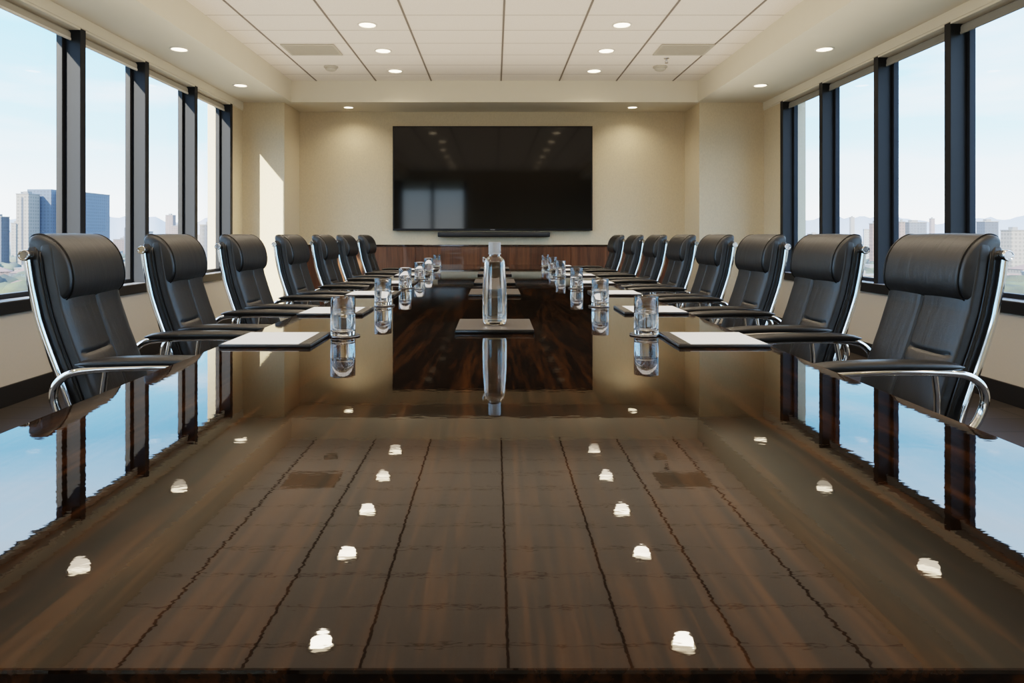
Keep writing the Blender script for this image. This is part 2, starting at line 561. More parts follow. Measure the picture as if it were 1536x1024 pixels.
# ------------------------------------------------------------------ ceiling fittings
def light_lamp(name, x, y, z, power, size=0.05, spot=True, ang=150):
    l = bpy.data.lights.new(name, 'SPOT')
    l.energy = power
    l.color = (1.0, 0.83, 0.63)
    l.spot_size = math.radians(ang)
    l.spot_blend = 0.9
    l.shadow_soft_size = size
    o = bpy.data.objects.new(name, l)
    link(o)
    o.location = (x, y, z)
    return o

dl0 = None
def downlight(x, y, z, r, power, label, group):
    global dl0
    if dl0 is None:
        dl0 = empty('recessed_downlight')
        bm = bmesh.new()
        seg = 40
        prof = [(1.0, 0.002), (1.0, -0.004), (0.97, -0.008), (0.84, -0.008), (0.80, -0.003), (0.80, 0.002)]
        rs = [[(0.085 * a * math.cos(2 * PI * k / seg), 0.085 * a * math.sin(2 * PI * k / seg), b) for k in range(seg)] for a, b in prof]
        rings(bm, rs, closed=True)
        obj('trim_ring', bm, M['trim_white'], dl0)
        bm = bmesh.new()
        lathe(bm, [(0.0685, 0.002), (0.0685, -0.003), (0.055, -0.005), (0.02, -0.006)], seg=32)
        obj('lens', bm, M['lens'], dl0)
        d = dl0
    else:
        d = copy_tree(dl0)
    d.location = (x, y, z)
    d.scale = (r / 0.085, r / 0.085, 1)
    tag(d, label, 'ceiling light', group)
    light_lamp('downlight_lamp', x, y, z - 0.02, power, 0.06)

ROWS = [7.31, 6.51, 5.71, 4.93, 3.85, 2.6, 1.4, 0.2, -1.0]
PW = 14.0
for i, y in enumerate(ROWS):
    for sx, nm in ((-1, 'left'), (1, 'right')):
        x = sx * 1.09 + (0.09 if (y == 3.85 and sx < 0) else 0)
        downlight(x, y, ZC, 0.085, PW, 'round recessed light in the %s ceiling tile row, %s from the television wall' % (nm, ordinal(i)), 'recessed lights in the tiled ceiling')
for i, y in enumerate((6.90, 5.56, 4.22, 3.0, 1.6, 0.2, -1.2)):
    for x, nm in ((-2.63, 'left'), (2.75, 'right')):
        downlight(x, y, ZS, 0.075, PW * 0.35, 'round recessed light in the %s soffit, %s from the television wall' % (nm, ordinal(i)), 'recessed lights in the side soffits')
downlight(-1.77, 8.08, ZS, 0.065, PW * 0.55, 'small recessed light above the television wall, left of the screen', 'recessed lights above the television wall')
downlight(1.67, 8.08, ZS, 0.065, PW * 0.55, 'small recessed light above the television wall, right of the screen', 'recessed lights above the television wall')

def air_vent(x, y, label):
    v = empty('air_vent', (x, y, ZC))
    tag(v, label, 'vent', 'air vents in the tiled ceiling')
    a, b = 0.255, 0.185
    bm = bmesh.new()
    for q in ((-a, a, -b, -b + 0.025), (-a, a, b - 0.025, b), (-a, -a + 0.025, -b + 0.025, b - 0.025), (a - 0.025, a, -b + 0.025, b - 0.025)):
        box(bm, *q, -0.012, 0.0, bevel=0.003, seg=1)
    obj('frame', bm, M['vent'], v, smooth=False)
    obj('backing', B(-a + 0.02, a - 0.02, -b + 0.02, b - 0.02, -0.003, 0.0), M['vent_dark'], v, smooth=False)
    bm = bmesh.new()
    n = 14
    for k in range(n):
        yy = -b + 0.035 + (2 * b - 0.07) * k / (n - 1)
        box(bm, -a + 0.024, a - 0.024, yy - 0.0085, yy + 0.0085, -0.010, -0.006)
    obj('grille', bm, M['vent'], v, smooth=False)
air_vent(-1.77, 6.47, 'pale grey square air vent in the tiles toward the left windows')
air_vent(1.83, 6.47, 'pale grey square air vent in the tiles toward the right windows')

def detector(x, y, label):
    d = empty('smoke_detector', (x, y, ZC))
    tag(d, label, 'smoke detector', 'smoke detectors on the ceiling')
    bm = bmesh.new()
    lathe(bm, [(0.075, 0.0), (0.075, -0.012), (0.066, -0.018)], seg=32)
    obj('mounting_base', bm, M['vent'], d)
    bm = bmesh.new()
    lathe(bm, [(0.060, -0.017), (0.058, -0.034), (0.042, -0.044), (0.012, -0.046)], seg=32)
    obj('sensor_cover', bm, M['vent'], d)
detector(-1.75, 7.13, 'flat round smoke detector on the ceiling beyond the left air vent')
detector(1.77, 7.13, 'flat round smoke detector on the ceiling beyond the right air vent')
sp = empty('fire_sprinkler', (1.75, 6.79, ZC))
tag(sp, 'small metal fire sprinkler hanging between right vent and smoke detector', 'sprinkler')
bm = bmesh.new()
lathe(bm, [(0.028, 0.0), (0.026, -0.006), (0.010, -0.008)], seg=20)
obj('escutcheon', bm, M['steel'], sp)
bm = bmesh.new()
lathe(bm, [(0.007, -0.006), (0.007, -0.03), (0.004, -0.034)], seg=14)
for s in (-1, 1):
    tube(bm, [(s * 0.006, 0, -0.022), (s * 0.014, 0, -0.034), (s * 0.004, 0, -0.048)], 0.0022, seg=8, per=4)
obj('frame', bm, M['steel'], sp)
bm = bmesh.new()
lathe(bm, [(0.018, -0.048), (0.018, -0.050), (0.004, -0.052)], seg=18)
obj('deflector', bm, M['steel'], sp)

# ------------------------------------------------------------------ conference table
THW, TY0, TY1 = 0.712, 0.438, 6.55
tb = empty('conference_table', (0, 3.4, 0))
tag(tb, 'long dark polished walnut conference table reflecting the whole room', 'table')
def slab_outline(hw, y0, y1, rn, rf, seg=10):
    pts = []
    for cx, cy, r, a0 in ((hw - rn, y0 + rn, rn, -90), (hw - rf, y1 - rf, rf, 0), (-hw + rf, y1 - rf, rf, 90), (-hw + rn, y0 + rn, rn, 180)):
        for k in range(seg + 1):
            a = math.radians(a0 + 90 * k / seg)
            pts.append((cx + r * math.cos(a), cy + r * math.sin(a)))
    return pts
def profile_slab(prof, rn=0.03, rf=0.12):
    bm = bmesh.new()
    rs = []
    for inset, z in prof:
        rs.append([(x, y - 3.4, z) for x, y in slab_outline(THW - inset, TY0 + inset, TY1 - inset, max(0.004, rn - inset), max(0.004, rf - inset))])
    return rings(bm, rs)
o = obj('tabletop', profile_slab([(0.004, TZ - 0.012), (0.0, TZ - 0.009), (0.0, TZ - 0.003), (0.0004, TZ - 0.0008), (0.0014, TZ)]), M['table'], tb, angle=4)
obj('edge_moulding', profile_slab([(0.030, TZ - 0.045), (0.004, TZ - 0.043), (0.0, TZ - 0.038), (0.0, TZ - 0.018), (0.003, TZ - 0.014), (0.006, TZ - 0.0122)]), M['table_edge'], tb, angle=4)
for y in (1.6, 3.45, 5.4):
    bm = B(-0.34, 0.34, y - 0.28 - 3.4, y + 0.28 - 3.4, 0.06, TZ - 0.045, bevel=0.01)
    p = obj('pedestal', bm, M['table_edge'], tb)
    obj('plinth', B(-0.38, 0.38, y - 0.32 - 3.4, y + 0.32 - 3.4, 0.0, 0.06, bevel=0.006), M['base'], p)

# ------------------------------------------------------------------ chairs
def back_x(z):
    """x of the rear face of the reclined back at height z."""
    T = [(0.44, -0.185), (0.52, -0.208), (0.61, -0.238), (0.70, -0.270), (0.80, -0.301), (0.90, -0.320), (1.00, -0.334), (1.06, -0.342)]
    for (z0, x0), (z1, x1) in zip(T[:-1], T[1:]):
        if z <= z1:
            return x0 + (x1 - x0) * (z - z0) / (z1 - z0)
    return T[-1][1]
def back_dir(z):
    d = Vector((back_x(z + 0.05) - back_x(z - 0.05), 0, 0.1)).normalized()
    n = Vector((d.z, 0, -d.x))                     # towards the sitter
    return d, n

def superloop(n, hw, ht, p):
    out = []
    for i in range(n):
        a = 2 * PI * i / n
        c, s = math.cos(a), math.sin(a)
        k = (abs(c) ** p + abs(s) ** p) ** (-1 / p)
        out.append((hw * c * k, ht * s * k))
    return out

def loft_back(z0, z1, nz, hw, off, ht, p, n=72, round_top=0.03, round_bot=0.03, groove=None, width=None):
    bm = bmesh.new()
    rs = []
    for i in range(nz + 1):
        z = z0 + (z1 - z0) * i / nz
        d, nrm = back_dir(z)
        f = 1.0
        if z1 - z < round_top:
            q = 1 - (z1 - z) / round_top
            f = math.sqrt(max(0.02, 1 - q * q))
        if z - z0 < round_bot:
            q = 1 - (z - z0) / round_bot
            f = min(f, math.sqrt(max(0.02, 1 - q * q)))
        w = hw if width is None else width(z)
        c = Vector((back_x(z), 0, z)) + nrm * off
        ring = []
        for yy, tt in superloop(n, w - (1 - f) * ht * 0.8, ht * f, p):
            g = groove(yy, z) if (groove and tt > 0) else 0.0
            ring.append(c + Vector((0, yy, 0)) + nrm * (tt - g * min(1, tt / ht * 1.2)))
        rs.append(ring)
    return rings(bm, rs)

def make_chair():
    r = empty('conference_chair')
    L, LS, CH = M['leather'], M['leather_smooth'], M['chrome']
    # padded outer shell
    sh = obj('back_shell', loft_back(0.44, 1.005, 48, 0.198, 0.023, 0.023, 8, round_top=0.05, round_bot=0.04,
        width=lambda z: 0.198 - max(0, (0.6 - z)) * 0.04), LS, r)
    # side welts of the shell
    for s in (-1, 1):
        pts = []
        for z in (0.47, 0.60, 0.70, 0.78, 0.83, 0.90, 0.955, 0.985):
            d, nrm = back_dir(z)
            pts.append(Vector((back_x(z), s * (0.197 if z < 0.97 else 0.185), z)) + nrm * (0.044 if z < 0.97 else 0.040))
        bm = bmesh.new()
        tube(bm, pts, 0.0035, seg=8, per=5)
        obj('welt', bm, M['piping'], sh)
    # back cushion: two panels with a centre seam, a lumbar seam across the near panel
    def groove(y, z):
        q = min(1, abs(y) / 0.185)
        g = 0.010 * math.exp(-(y / 0.0042) ** 2) * (1 if z < 0.86 else 0)
        if z < 0.86:
            g -= 0.0035 * math.sin(q * PI) ** 0.6
        if y < 0.004:
            zs = 0.668 - 0.004 * math.sin(q * PI)
            e = min(1, max(0, -y + 0.004) / 0.02) * min(1, max(0, (0.188 + y)) / 0.012)
            g += 0.0065 * e * math.exp(-((z - zs) / 0.0050) ** 2)
            g -= 0.0055 * e * math.exp(-((z - zs + 0.034) / 0.024) ** 2)
        return g
    obj('back_cushion', loft_back(0.47, 1.018, 96, 0.194, 0.059, 0.027, 5.0, n=180, round_top=0.045, round_bot=0.04, groove=groove), L, r)
    # rolled headrest
    bm = bmesh.new()
    zc = 0.930
    d, nrm = back_dir(zc)
    c0 = Vector((back_x(zc), 0, zc)) + nrm * 0.066
    rs = []
    ny = 72
    HW = 0.191
    def hr_pt(a, b, y, k, g=0.0):
        bb = b * (1.0 - 0.10 * math.tanh(a / 0.05) * (1 if b > 0 else 0))
        ln = math.hypot(a, bb)
        kk = (k * ln - g) / ln
        roll = -0.030 * max(0, a / 0.1) ** 2
        return c0 + d * (a * kk) + nrm * (bb * kk + roll) + Vector((0, y, 0))
    for i in range(ny + 1):
        u = -1 + 2 * i / ny
        y = HW * (u * 0.55 + 0.45 * math.sin(u * PI / 2)) / 1.0
        q = max(0, (abs(y) - (HW - 0.022)) / 0.022)
        f = 1 - 0.16 * (1 - math.sqrt(max(0, 1 - min(1, q) ** 2)))
        f *= 1 - 0.03 * (y / HW) ** 2
        g = 0.0035 * math.exp(-((abs(y) - 0.176) / 0.0035) ** 2)
        rs.append([hr_pt(p, q_, y, f, g) for p, q_ in superloop(64, 0.102, 0.047, 2.5)])
    rings(bm, rs)
    hr = obj('headrest', bm, L, r, angle=75)
    for s in (-1, 1):
        bm = bmesh.new()
        pts = [hr_pt(p, q_, s * 0.176, 0.975) for p, q_ in superloop(48, 0.102, 0.047, 2.5)]
        pts.append(pts[0])
        tube(bm, pts, 0.0022, seg=6, raw=True)
        obj('seam_piping', bm, M['piping'], hr)
    # chrome rails with round end knobs
    for s in (-1, 1):
        pts = []
        for z in (0.965, 0.90, 0.84, 0.79, 0.72, 0.63, 0.55, 0.49):
            pts.append((back_x(z) + 0.016, s * 0.2105, z))
        pts.append((-0.150, s * 0.2115, 0.45))
        bm = bmesh.new()
        tube(bm, pts, 0.0095, seg=14, per=6)
        rail = obj('side_rail', bm, CH, r)
        bm = bmesh.new()
        x, z = back_x(0.972) + 0.016, 0.975
        prof = [(0.010, 0.192), (0.0145, 0.195), (0.0155, 0.199), (0.0155, 0.224), (0.0140, 0.2275), (0.0112, 0.2275), (0.0100, 0.2260), (0.004, 0.2260)]
        seg = 28
        rings(bm, [[(x + a * math.cos(2 * PI * k / seg), s * b, z + a * math.sin(2 * PI * k / seg)) for k in range(seg)] for a, b in prof])
        obj('end_knob', bm, CH, rail)
    # seat
    bm = bmesh.new()
    rs = []
    for q, z in ((0.90, 0.405), (0.965, 0.412), (0.99, 0.44), (1.0, 0.465), (0.985, 0.492), (0.94, 0.508), (0.82, 0.517), (0.5, 0.520)):
        rs.append([(0.035 + b * q, a * q, z - 0.012 * max(0, (b * q) / 0.25) ** 3) for a, b in superloop(64, 0.245, 0.225, 5)])
    rings(bm, rs)
    obj('seat', bm, L, r)
    obj('seat_pan', B(-0.17, 0.22, -0.18, 0.18, 0.375, 0.41, bevel=0.01), M['dark_plastic'], r)
    # arms: leather pad on a bent chrome bar
    for s in (-1, 1):
        ys = s * 0.268
        bm = bmesh.new()
        pts = [(0.25, ys, 0.640), (0.22, ys, 0.655), (0.10, ys, 0.664), (0.00, ys, 0.666), (-0.11, ys, 0.664), (-0.175, ys, 0.654), (-0.212, ys, 0.622), (-0.214, ys * 0.995, 0.570), (-0.175, ys * 0.98, 0.50), (-0.09, ys * 0.9, 0.43), (-0.02, ys * 0.7, 0.395)]
        tube(bm, pts, 0.0125, seg=14, per=6, flat=0.85)
        bar = obj('arm_bar', bm, CH, r)
        bm = bmesh.new()
        rs = []
        n = 26
        for i in range(n + 1):
            u = i / n
            x = -0.165 + 0.415 * u
            k = math.sqrt(max(0.03, 1 - abs(2 * u - 1) ** 5))
            zz = 0.677 + 0.004 * math.sin(u * PI) - 0.006 * u * u
            rs.append([(x, s * 0.250 + a * (0.5 + 0.5 * k), zz + b * k) for a, b in superloop(28, 0.031, 0.0145, 3)])
        rings(bm, rs)
        obj('armrest_pad', bm, LS, r)
        bm = bmesh.new()
        tube(bm, [(-0.09, ys * 0.96, 0.655), (-0.10, ys * 0.94, 0.58), (-0.10, ys * 0.9, 0.50), (-0.08, ys * 0.8, 0.42)], 0.008, seg=10, per=4)
        obj('arm_strut', bm, CH, r)
    # adjusting lever under the seat front
    bm = bmesh.new()
    tube(bm, [(0.05, -0.15, 0.385), (0.05, -0.24, 0.385), (0.05, -0.27, 0.39)], 0.006, seg=10, per=3)
    lever = obj('lever', bm, CH, r)
    # pedestal with five feet
    bm = bmesh.new()
    lathe(bm, [(0.045, 0.375), (0.045, 0.34), (0.026, 0.33), (0.026, 0.20), (0.034, 0.19), (0.034, 0.075), (0.05, 0.065)], seg=24)
    obj('gas_column', bm, M['dark_plastic'], r)
    for k in range(5):
        a = 2 * PI * k / 5 + 0.3
        ca, sa = math.cos(a), math.sin(a)
        bm = bmesh.new()
        rs = []
        for q, z, w, h in ((0.02, 0.105, 0.026, 0.022), (0.12, 0.098, 0.023, 0.018), (0.22, 0.086, 0.018, 0.014), (0.285, 0.078, 0.015, 0.012)):
            rs.append([(q * ca - yy * sa, q * sa + yy * ca, z + zz) for yy, zz in superloop(16, w, h, 3)])
        rings(bm, rs)
        leg = obj('leg', bm, CH, r)
        for t_ in (-1, 1):
            bm = bmesh.new()
            cx, cy = 0.27 * ca, 0.27 * sa
            rs = []
            for rr, ww in ((0.010, 0.006), (0.024, 0.007), (0.0265, 0.010), (0.0265, 0.018), (0.022, 0.022), (0.008, 0.022)):
                ring = []
                for j in range(20):
                    b = 2 * PI * j / 20
                    lx, lz = rr * math.cos(b), rr * math.sin(b)
                    ring.append((cx + lx * ca - t_ * ww * sa, cy + lx * sa + t_ * ww * ca, 0.0265 + lz))
                rs.append(ring)
            rings(bm, rs)
            if t_ < 0:
                tube(bm, [(cx, cy, 0.028), (cx, cy, 0.05), (cx, cy, 0.078)], 0.007, seg=10, per=2)
            obj('caster', bm, M['dark_plastic'], leg)
    return r

# (x of the near end knob, distance of the near end knob, turn in degrees)
LEFT = [(-1.300, 1.85, 8), (-1.338, 2.535, 5), (-1.366, 3.30, 0), (-1.353, 4.10, 0), (-1.334, 4.87, 0), (-1.357, 5.72, 0), (-1.326, 6.48, 0)]
RIGHT = [(1.405, 1.835, 0), (1.402, 2.53, 0), (1.402, 3.20, 0), (1.402, 3.90, 0), (1.402, 4.64, 0), (1.395, 5.40, 0), (1.370, 6.14, 0), (1.350, 6.95, 0)]
chair0 = make_chair()
first = True
def chair_label(i, n, side):
    if i == 0:
        return 'black leather high-back chair with chrome rails, nearest in the %s row' % side
    if i == n - 1:
        return 'black leather high-back chair with chrome rails, last in the %s row by the television wall' % side
    return 'black leather high-back chair with chrome rails, %s from the near end of the %s row' % (ordinal(i), side)
for i, (fx, fd, tw) in enumerate(LEFT):
    c = chair0 if first else copy_tree(chair0)
    first = False
    th = math.radians(tw)
    lx, ly = -0.314, -0.212            # near end knob in chair space
    c.rotation_euler = (0, 0, th)
    c.location = (fx - (lx * math.cos(th) - ly * math.sin(th)), fd - (lx * math.sin(th) + ly * math.cos(th)), 0)
    tag(c, chair_label(i, len(LEFT), 'left'), 'chair', 'chairs along the left side of the table')
for i, (fx, fd, tw) in enumerate(RIGHT):
    c = copy_tree(chair0)
    th = PI - math.radians(tw)
    lx, ly = -0.314, 0.212
    c.scale = (1, -1, 1)               # mirror image of the other row
    c.rotation_euler = (0, 0, th)
    c.location = (fx - (lx * math.cos(th) - ly * math.sin(th)), fd - (lx * math.sin(th) + ly * math.cos(th)), 0)
    tag(c, chair_label(i, len(RIGHT), 'right'), 'chair', 'chairs along the right side of the table')

# ------------------------------------------------------------------ things on the table
def make_folio():
    f = empty('desk_pad')
    obj('cover', B(-0.1175, 0.1175, -0.11, 0.11, 0.0, 0.0085, bevel=0.0028), M['folio'], f)
    bm = bmesh.new()
    box(bm, -0.110, 0.086, -0.106, 0.098, 0.0085, 0.0098)
    obj('paper', bm, M['paper'], f, smooth=False)
    # turned-up side flap that holds the sheets
    obj('flap', B(0.0865, 0.1150, -0.107, 0.107, 0.0084, 0.0100, bevel=0.0006, seg=1), M['folio'], f)
    return f
folio0 = make_folio()
PADS_L = [1.69, 2.36, 3.10, 3.85, 4.62, 5.36]
PADS_R = [1.69, 2.40, 3.14, 3.86, 4.60, 5.30, 6.00]
k = 0
for side, arr, sx in (('left', PADS_L, -1), ('right', PADS_R, 1)):
    for i, y in enumerate(arr):
        f = folio0 if k == 0 else copy_tree(folio0)
        k += 1
        f.location = (sx * 0.584, y + 0.11, TZ)
        f.rotation_euler = (0, 0, PI if sx > 0 else 0)
        if sx > 0:
            # writing sheet towards the near edge on both sides
            f.rotation_euler = (0, 0, 0)
            f.scale = (-1, 1, 1)
        tag(f, 'black desk pad with white paper, %s from the near end, %s table side' % (ordinal(i), side), 'desk pad', 'desk pads along the %s table side' % side)

def make_glass():
    g = empty('water_glass')
    R, Hh = 0.0345, 0.107
    bm = bmesh.new()
    prof = [(0.004, 0.0005), (R - 0.003, 0.0), (R - 0.0008, 0.0012), (R, 0.004), (R, 0.05), (R, Hh - 0.001), (R - 0.0007, Hh), (R - 0.0016, Hh - 0.0006),
            (R - 0.0022, Hh - 0.003), (R - 0.0024, 0.05), (R - 0.0026, 0.014), (R - 0.006, 0.0115), (0.004, 0.0112)]
    lathe(bm, prof, seg=48)
    obj('tumbler', bm, M['glass'], g)
    bm = bmesh.new()
    ri = R - 0.0022
    lathe(bm, [(0.004, 0.0108), (ri - 0.0036, 0.0112), (ri, 0.0145), (ri, 0.05), (ri, 0.0595), (ri - 0.0012, 0.0588), (0.004, 0.0587)], seg=48)
    obj('water', bm, M['water'], g)
    return g
def make_coaster():
    c = empty('coaster')
    bm = bmesh.new()
    lathe(bm, [(0.040, 0.0), (0.0415, 0.001), (0.042, 0.0025), (0.0415, 0.0042), (0.040, 0.005), (0.037, 0.005), (0.0362, 0.0042), (0.005, 0.0042)], seg=48)
    obj('leather_disc', bm, M['coaster'], c)
    bm = bmesh.new()
    seg = 48
    rings(bm, [[(a * math.cos(2 * PI * q / seg), a * math.sin(2 * PI * q / seg), b) for q in range(seg)] for a, b in ((0.0422, 0.0018), (0.0426, 0.0025), (0.0422, 0.0032), (0.0418, 0.0025))], closed=True)
    obj('rim', bm, M['steel'], c)
    return c
glass0, coaster0 = make_glass(), make_coaster()
GL = [(-0.429, 1.885), (-0.452, 2.70), (-0.483, 3.60), (-0.488, 4.34), (-0.506, 5.11), (-0.520, 6.02)]
GR = [(0.433, 1.905), (0.422, 2.67), (0.441, 3.59), (0.455, 4.60), (0.468, 5.38), (0.460, 6.06)]
k = 0
for side, arr, sx in (('left', GL, -1), ('right', GR, 1)):
    for i, (x, y) in enumerate(arr):
        g = glass0 if k == 0 else copy_tree(glass0)
        c = coaster0 if k == 0 else copy_tree(coaster0)
        k += 1
        c.location = (x + (0.006 if sx < 0 else -0.005), y, TZ)
        g.location = (x, y, TZ + 0.0043)
        tag(g, 'clear tumbler half full of water, %s from the near end, %s table side' % (ordinal(i), side), 'glass', 'water glasses on the %s table side' % side)
        tag(c, 'round dark leather coaster under the %s glass from the near end, %s table side' % (ordinal(i), side), 'coaster', 'coasters on the %s table side' % side)

def make_slab():
    s = empty('leather_placemat')
    obj('board', B(-0.1145, 0.1145, -0.125, 0.125, 0.0, 0.0115, bevel=0.002), M['slab_edge'], s)
    obj('top_panel', B(-0.1135, 0.1135, -0.124, 0.124, 0.0112, 0.0125, bevel=0.0005, seg=1), M['slab'], s)
    return s
slab0 = make_slab()
SL = [(1.93, 1.0), (3.10, 1.25), (3.85, 1.35), (4.72, 1.25), (5.50, 1.2)]
for i, (y, ky) in enumerate(SL):
    s = slab0 if i == 0 else copy_tree(slab0)
    s.scale = (1.0 if i == 0 else 1.06, ky, 1)
    s.location = (0.0, y + 0.125 * ky, TZ)
    tag(s, ('dark leather placemat in the table centre carrying the water bottle' if i == 0 else
        'empty dark leather placemat on the table centre line, %s behind the water bottle' % ordinal(i - 1)), 'placemat', 'leather placemats down the table centre')

bt = empty('water_bottle', (0.0, 2.05, TZ + 0.0125))
tag(bt, 'clear tall water bottle standing on the nearest leather placemat', 'bottle')
def bottle_prof(off, z0, ztop):
    P = [(0.026, 0.0), (0.033, 0.003), (0.0365, 0.011), (0.0376, 0.03), (0.0378, 0.07), (0.0372, 0.105), (0.0355, 0.14), (0.0330, 0.175), (0.0310, 0.192), (0.0280, 0.2005), (0.0215, 0.2060), (0.0172, 0.2095), (0.0165, 0.214), (0.0165, 0.222)]
    return [(max(0.003, r - off), z) for r, z in P if z0 <= z <= ztop]
bm = bmesh.new()
outer = [(0.003, 0.0035), (0.018, 0.0025)] + bottle_prof(0, 0, 1)
inner = [(r, z - 0.0005) for r, z in bottle_prof(0.0020, 0.011, 1)][::-1] + [(0.028, 0.0095), (0.003, 0.010)]
lathe(bm, outer + inner, seg=64, power=2.8)
obj('glass_body', bm, M['glass'], bt)
bm = bmesh.new()
wl = [(0.003, 0.0102), (0.0275, 0.0098)] + [(r, z - 0.0005) for r, z in bottle_prof(0.0021, 0.011, 0.195)]
wl += [(wl[-1][0] - 0.001, wl[-1][1] - 0.0006), (0.003, wl[-1][1] - 0.0008)]
lathe(bm, wl, seg=64, power=2.8)
obj('water', bm, M['water'], bt)
bm = bmesh.new()
pr = [(0.0170, 0.2145), (0.0196, 0.2150), (0.0196, 0.219), (0.0182, 0.2195), (0.0182, 0.2215), (0.0187, 0.222), (0.0187, 0.2500), (0.0175, 0.2520), (0.004, 0.2522)]
seg = 72
rs = []
for j, (r, z) in enumerate(pr):
    rs.append([((r - (0.0005 if (5 <= j <= 6 and q % 2) else 0)) * math.cos(2 * PI * q / seg), (r - (0.0005 if (5 <= j <= 6 and q % 2) else 0)) * math.sin(2 * PI * q / seg), z) for q in range(seg)])
rings(bm, rs)
obj('screw_cap', bm, M['cap'], bt, angle=25)
bm = bmesh.new()
tube(bm, [(-0.026, 0.0, 0.2015), (-0.0335, 0.0, 0.2065), (-0.0352, 0.0, 0.199), (-0.0328, 0.0, 0.190)], 0.0022, seg=10, per=5)
obj('carry_loop', bm, M['glass'], bt)

# ------------------------------------------------------------------ the city beyond the windows
GZ = -36.0
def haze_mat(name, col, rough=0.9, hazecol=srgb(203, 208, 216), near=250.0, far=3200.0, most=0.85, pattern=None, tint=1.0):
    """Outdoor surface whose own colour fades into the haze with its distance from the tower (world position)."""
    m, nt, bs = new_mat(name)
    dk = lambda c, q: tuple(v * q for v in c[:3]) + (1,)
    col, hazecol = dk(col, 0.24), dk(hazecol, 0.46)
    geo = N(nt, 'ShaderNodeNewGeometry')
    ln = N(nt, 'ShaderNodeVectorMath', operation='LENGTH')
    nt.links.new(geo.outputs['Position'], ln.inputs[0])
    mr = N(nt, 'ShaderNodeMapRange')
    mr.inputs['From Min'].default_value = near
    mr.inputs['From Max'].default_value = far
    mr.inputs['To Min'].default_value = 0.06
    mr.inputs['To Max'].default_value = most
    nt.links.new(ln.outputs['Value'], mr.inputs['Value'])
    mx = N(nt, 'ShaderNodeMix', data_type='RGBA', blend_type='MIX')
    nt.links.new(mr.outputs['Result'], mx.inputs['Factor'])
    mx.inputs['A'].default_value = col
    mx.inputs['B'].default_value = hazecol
    if pattern == 'windows':
        tc = N(nt, 'ShaderNodeTexCoord')
        br = N(nt, 'ShaderNodeTexBrick')
        br.offset = 0.0
        br.inputs['Color1'].default_value = tuple(c * 0.55 for c in col[:3]) + (1,)
        br.inputs['Color2'].default_value = tuple(c * 0.70 for c in col[:3]) + (1,)
        br.inputs['Mortar'].default_value = col
        br.inputs['Scale'].default_value = 1.0
        br.inputs['Brick Width'].default_value = 3.4
        br.inputs['Row Height'].default_value = 3.3
        br.inputs['Mortar Size'].default_value = 0.75
        cx = N(nt, 'ShaderNodeSeparateXYZ')
        nt.links.new(tc.outputs['Object'], cx.inputs[0])
        ad = N(nt, 'ShaderNodeMath', operation='ADD')
        nt.links.new(cx.outputs['X'], ad.inputs[0])
        nt.links.new(cx.outputs['Y'], ad.inputs[1])
        cb = N(nt, 'ShaderNodeCombineXYZ')
        nt.links.new(ad.outputs[0], cb.inputs['X'])
        nt.links.new(cx.outputs['Z'], cb.inputs['Y'])
        nt.links.new(cb.outputs[0], br.inputs['Vector'])
        nt.links.new(br.outputs['Color'], mx.inputs['A'])
    if pattern == 'patches':
        nz = N(nt, 'ShaderNodeTexNoise')
        nz.inputs['Scale'].default_value = 0.022
        nz.inputs['Detail'].default_value = 7
        nt.links.new(geo.outputs['Position'], nz.inputs['Vector'])
        cr = N(nt, 'ShaderNodeValToRGB')
        e = cr.color_ramp.elements
        e[0].position, e[0].color = 0.42, dk(srgb(74, 90, 58), 0.16)
        e[1].position, e[1].color = 0.62, dk(srgb(214, 200, 178), 0.36)
        k = cr.color_ramp.elements.new(0.52)
        k.color = dk(srgb(140, 142, 92), 0.22)
        nt.links.new(nz.outputs['Fac'], cr.inputs['Fac'])
        nt.links.new(cr.outputs['Color'], mx.inputs['A'])
    if pattern == 'leaves':
        nz = N(nt, 'ShaderNodeTexNoise')
        nz.inputs['Scale'].default_value = 0.05
        nz.inputs['Detail'].default_value = 8
        nt.links.new(geo.outputs['Position'], nz.inputs['Vector'])
        cr = N(nt, 'ShaderNodeValToRGB')
        e = cr.color_ramp.elements
        e[0].position, e[0].color = 0.38, dk(srgb(62, 82, 60), 0.12)
        e[1].position, e[1].color = 0.64, dk(srgb(150, 158, 92), 0.20)
        nt.links.new(nz.outputs['Fac'], cr.inputs['Fac'])
        nt.links.new(cr.outputs['Color'], mx.inputs['A'])
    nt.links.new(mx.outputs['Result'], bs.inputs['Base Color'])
    bs.inputs['Roughness'].default_value = rough
    bs.inputs['Specular IOR Level'].default_value = 0.1
    return m

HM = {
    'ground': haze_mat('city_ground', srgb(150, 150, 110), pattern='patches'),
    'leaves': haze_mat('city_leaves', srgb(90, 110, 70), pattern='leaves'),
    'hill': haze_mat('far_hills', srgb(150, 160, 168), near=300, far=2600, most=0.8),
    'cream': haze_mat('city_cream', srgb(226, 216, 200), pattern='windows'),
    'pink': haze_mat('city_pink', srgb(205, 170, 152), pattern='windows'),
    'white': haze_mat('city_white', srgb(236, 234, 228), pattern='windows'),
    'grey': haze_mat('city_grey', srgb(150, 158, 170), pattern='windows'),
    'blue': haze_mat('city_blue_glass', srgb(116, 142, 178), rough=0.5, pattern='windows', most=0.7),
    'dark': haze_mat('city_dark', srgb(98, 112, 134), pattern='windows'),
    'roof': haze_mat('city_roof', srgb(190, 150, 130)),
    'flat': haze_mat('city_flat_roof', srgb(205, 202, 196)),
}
bm = bmesh.new()
bmesh.ops.create_grid(bm, x_segments=8, y_segments=8, size=6000)
for v in bm.verts:
    v.co.z = GZ
struct('ground_city', bm, HM['ground'], label='hazy green and tan ground of the city far below')
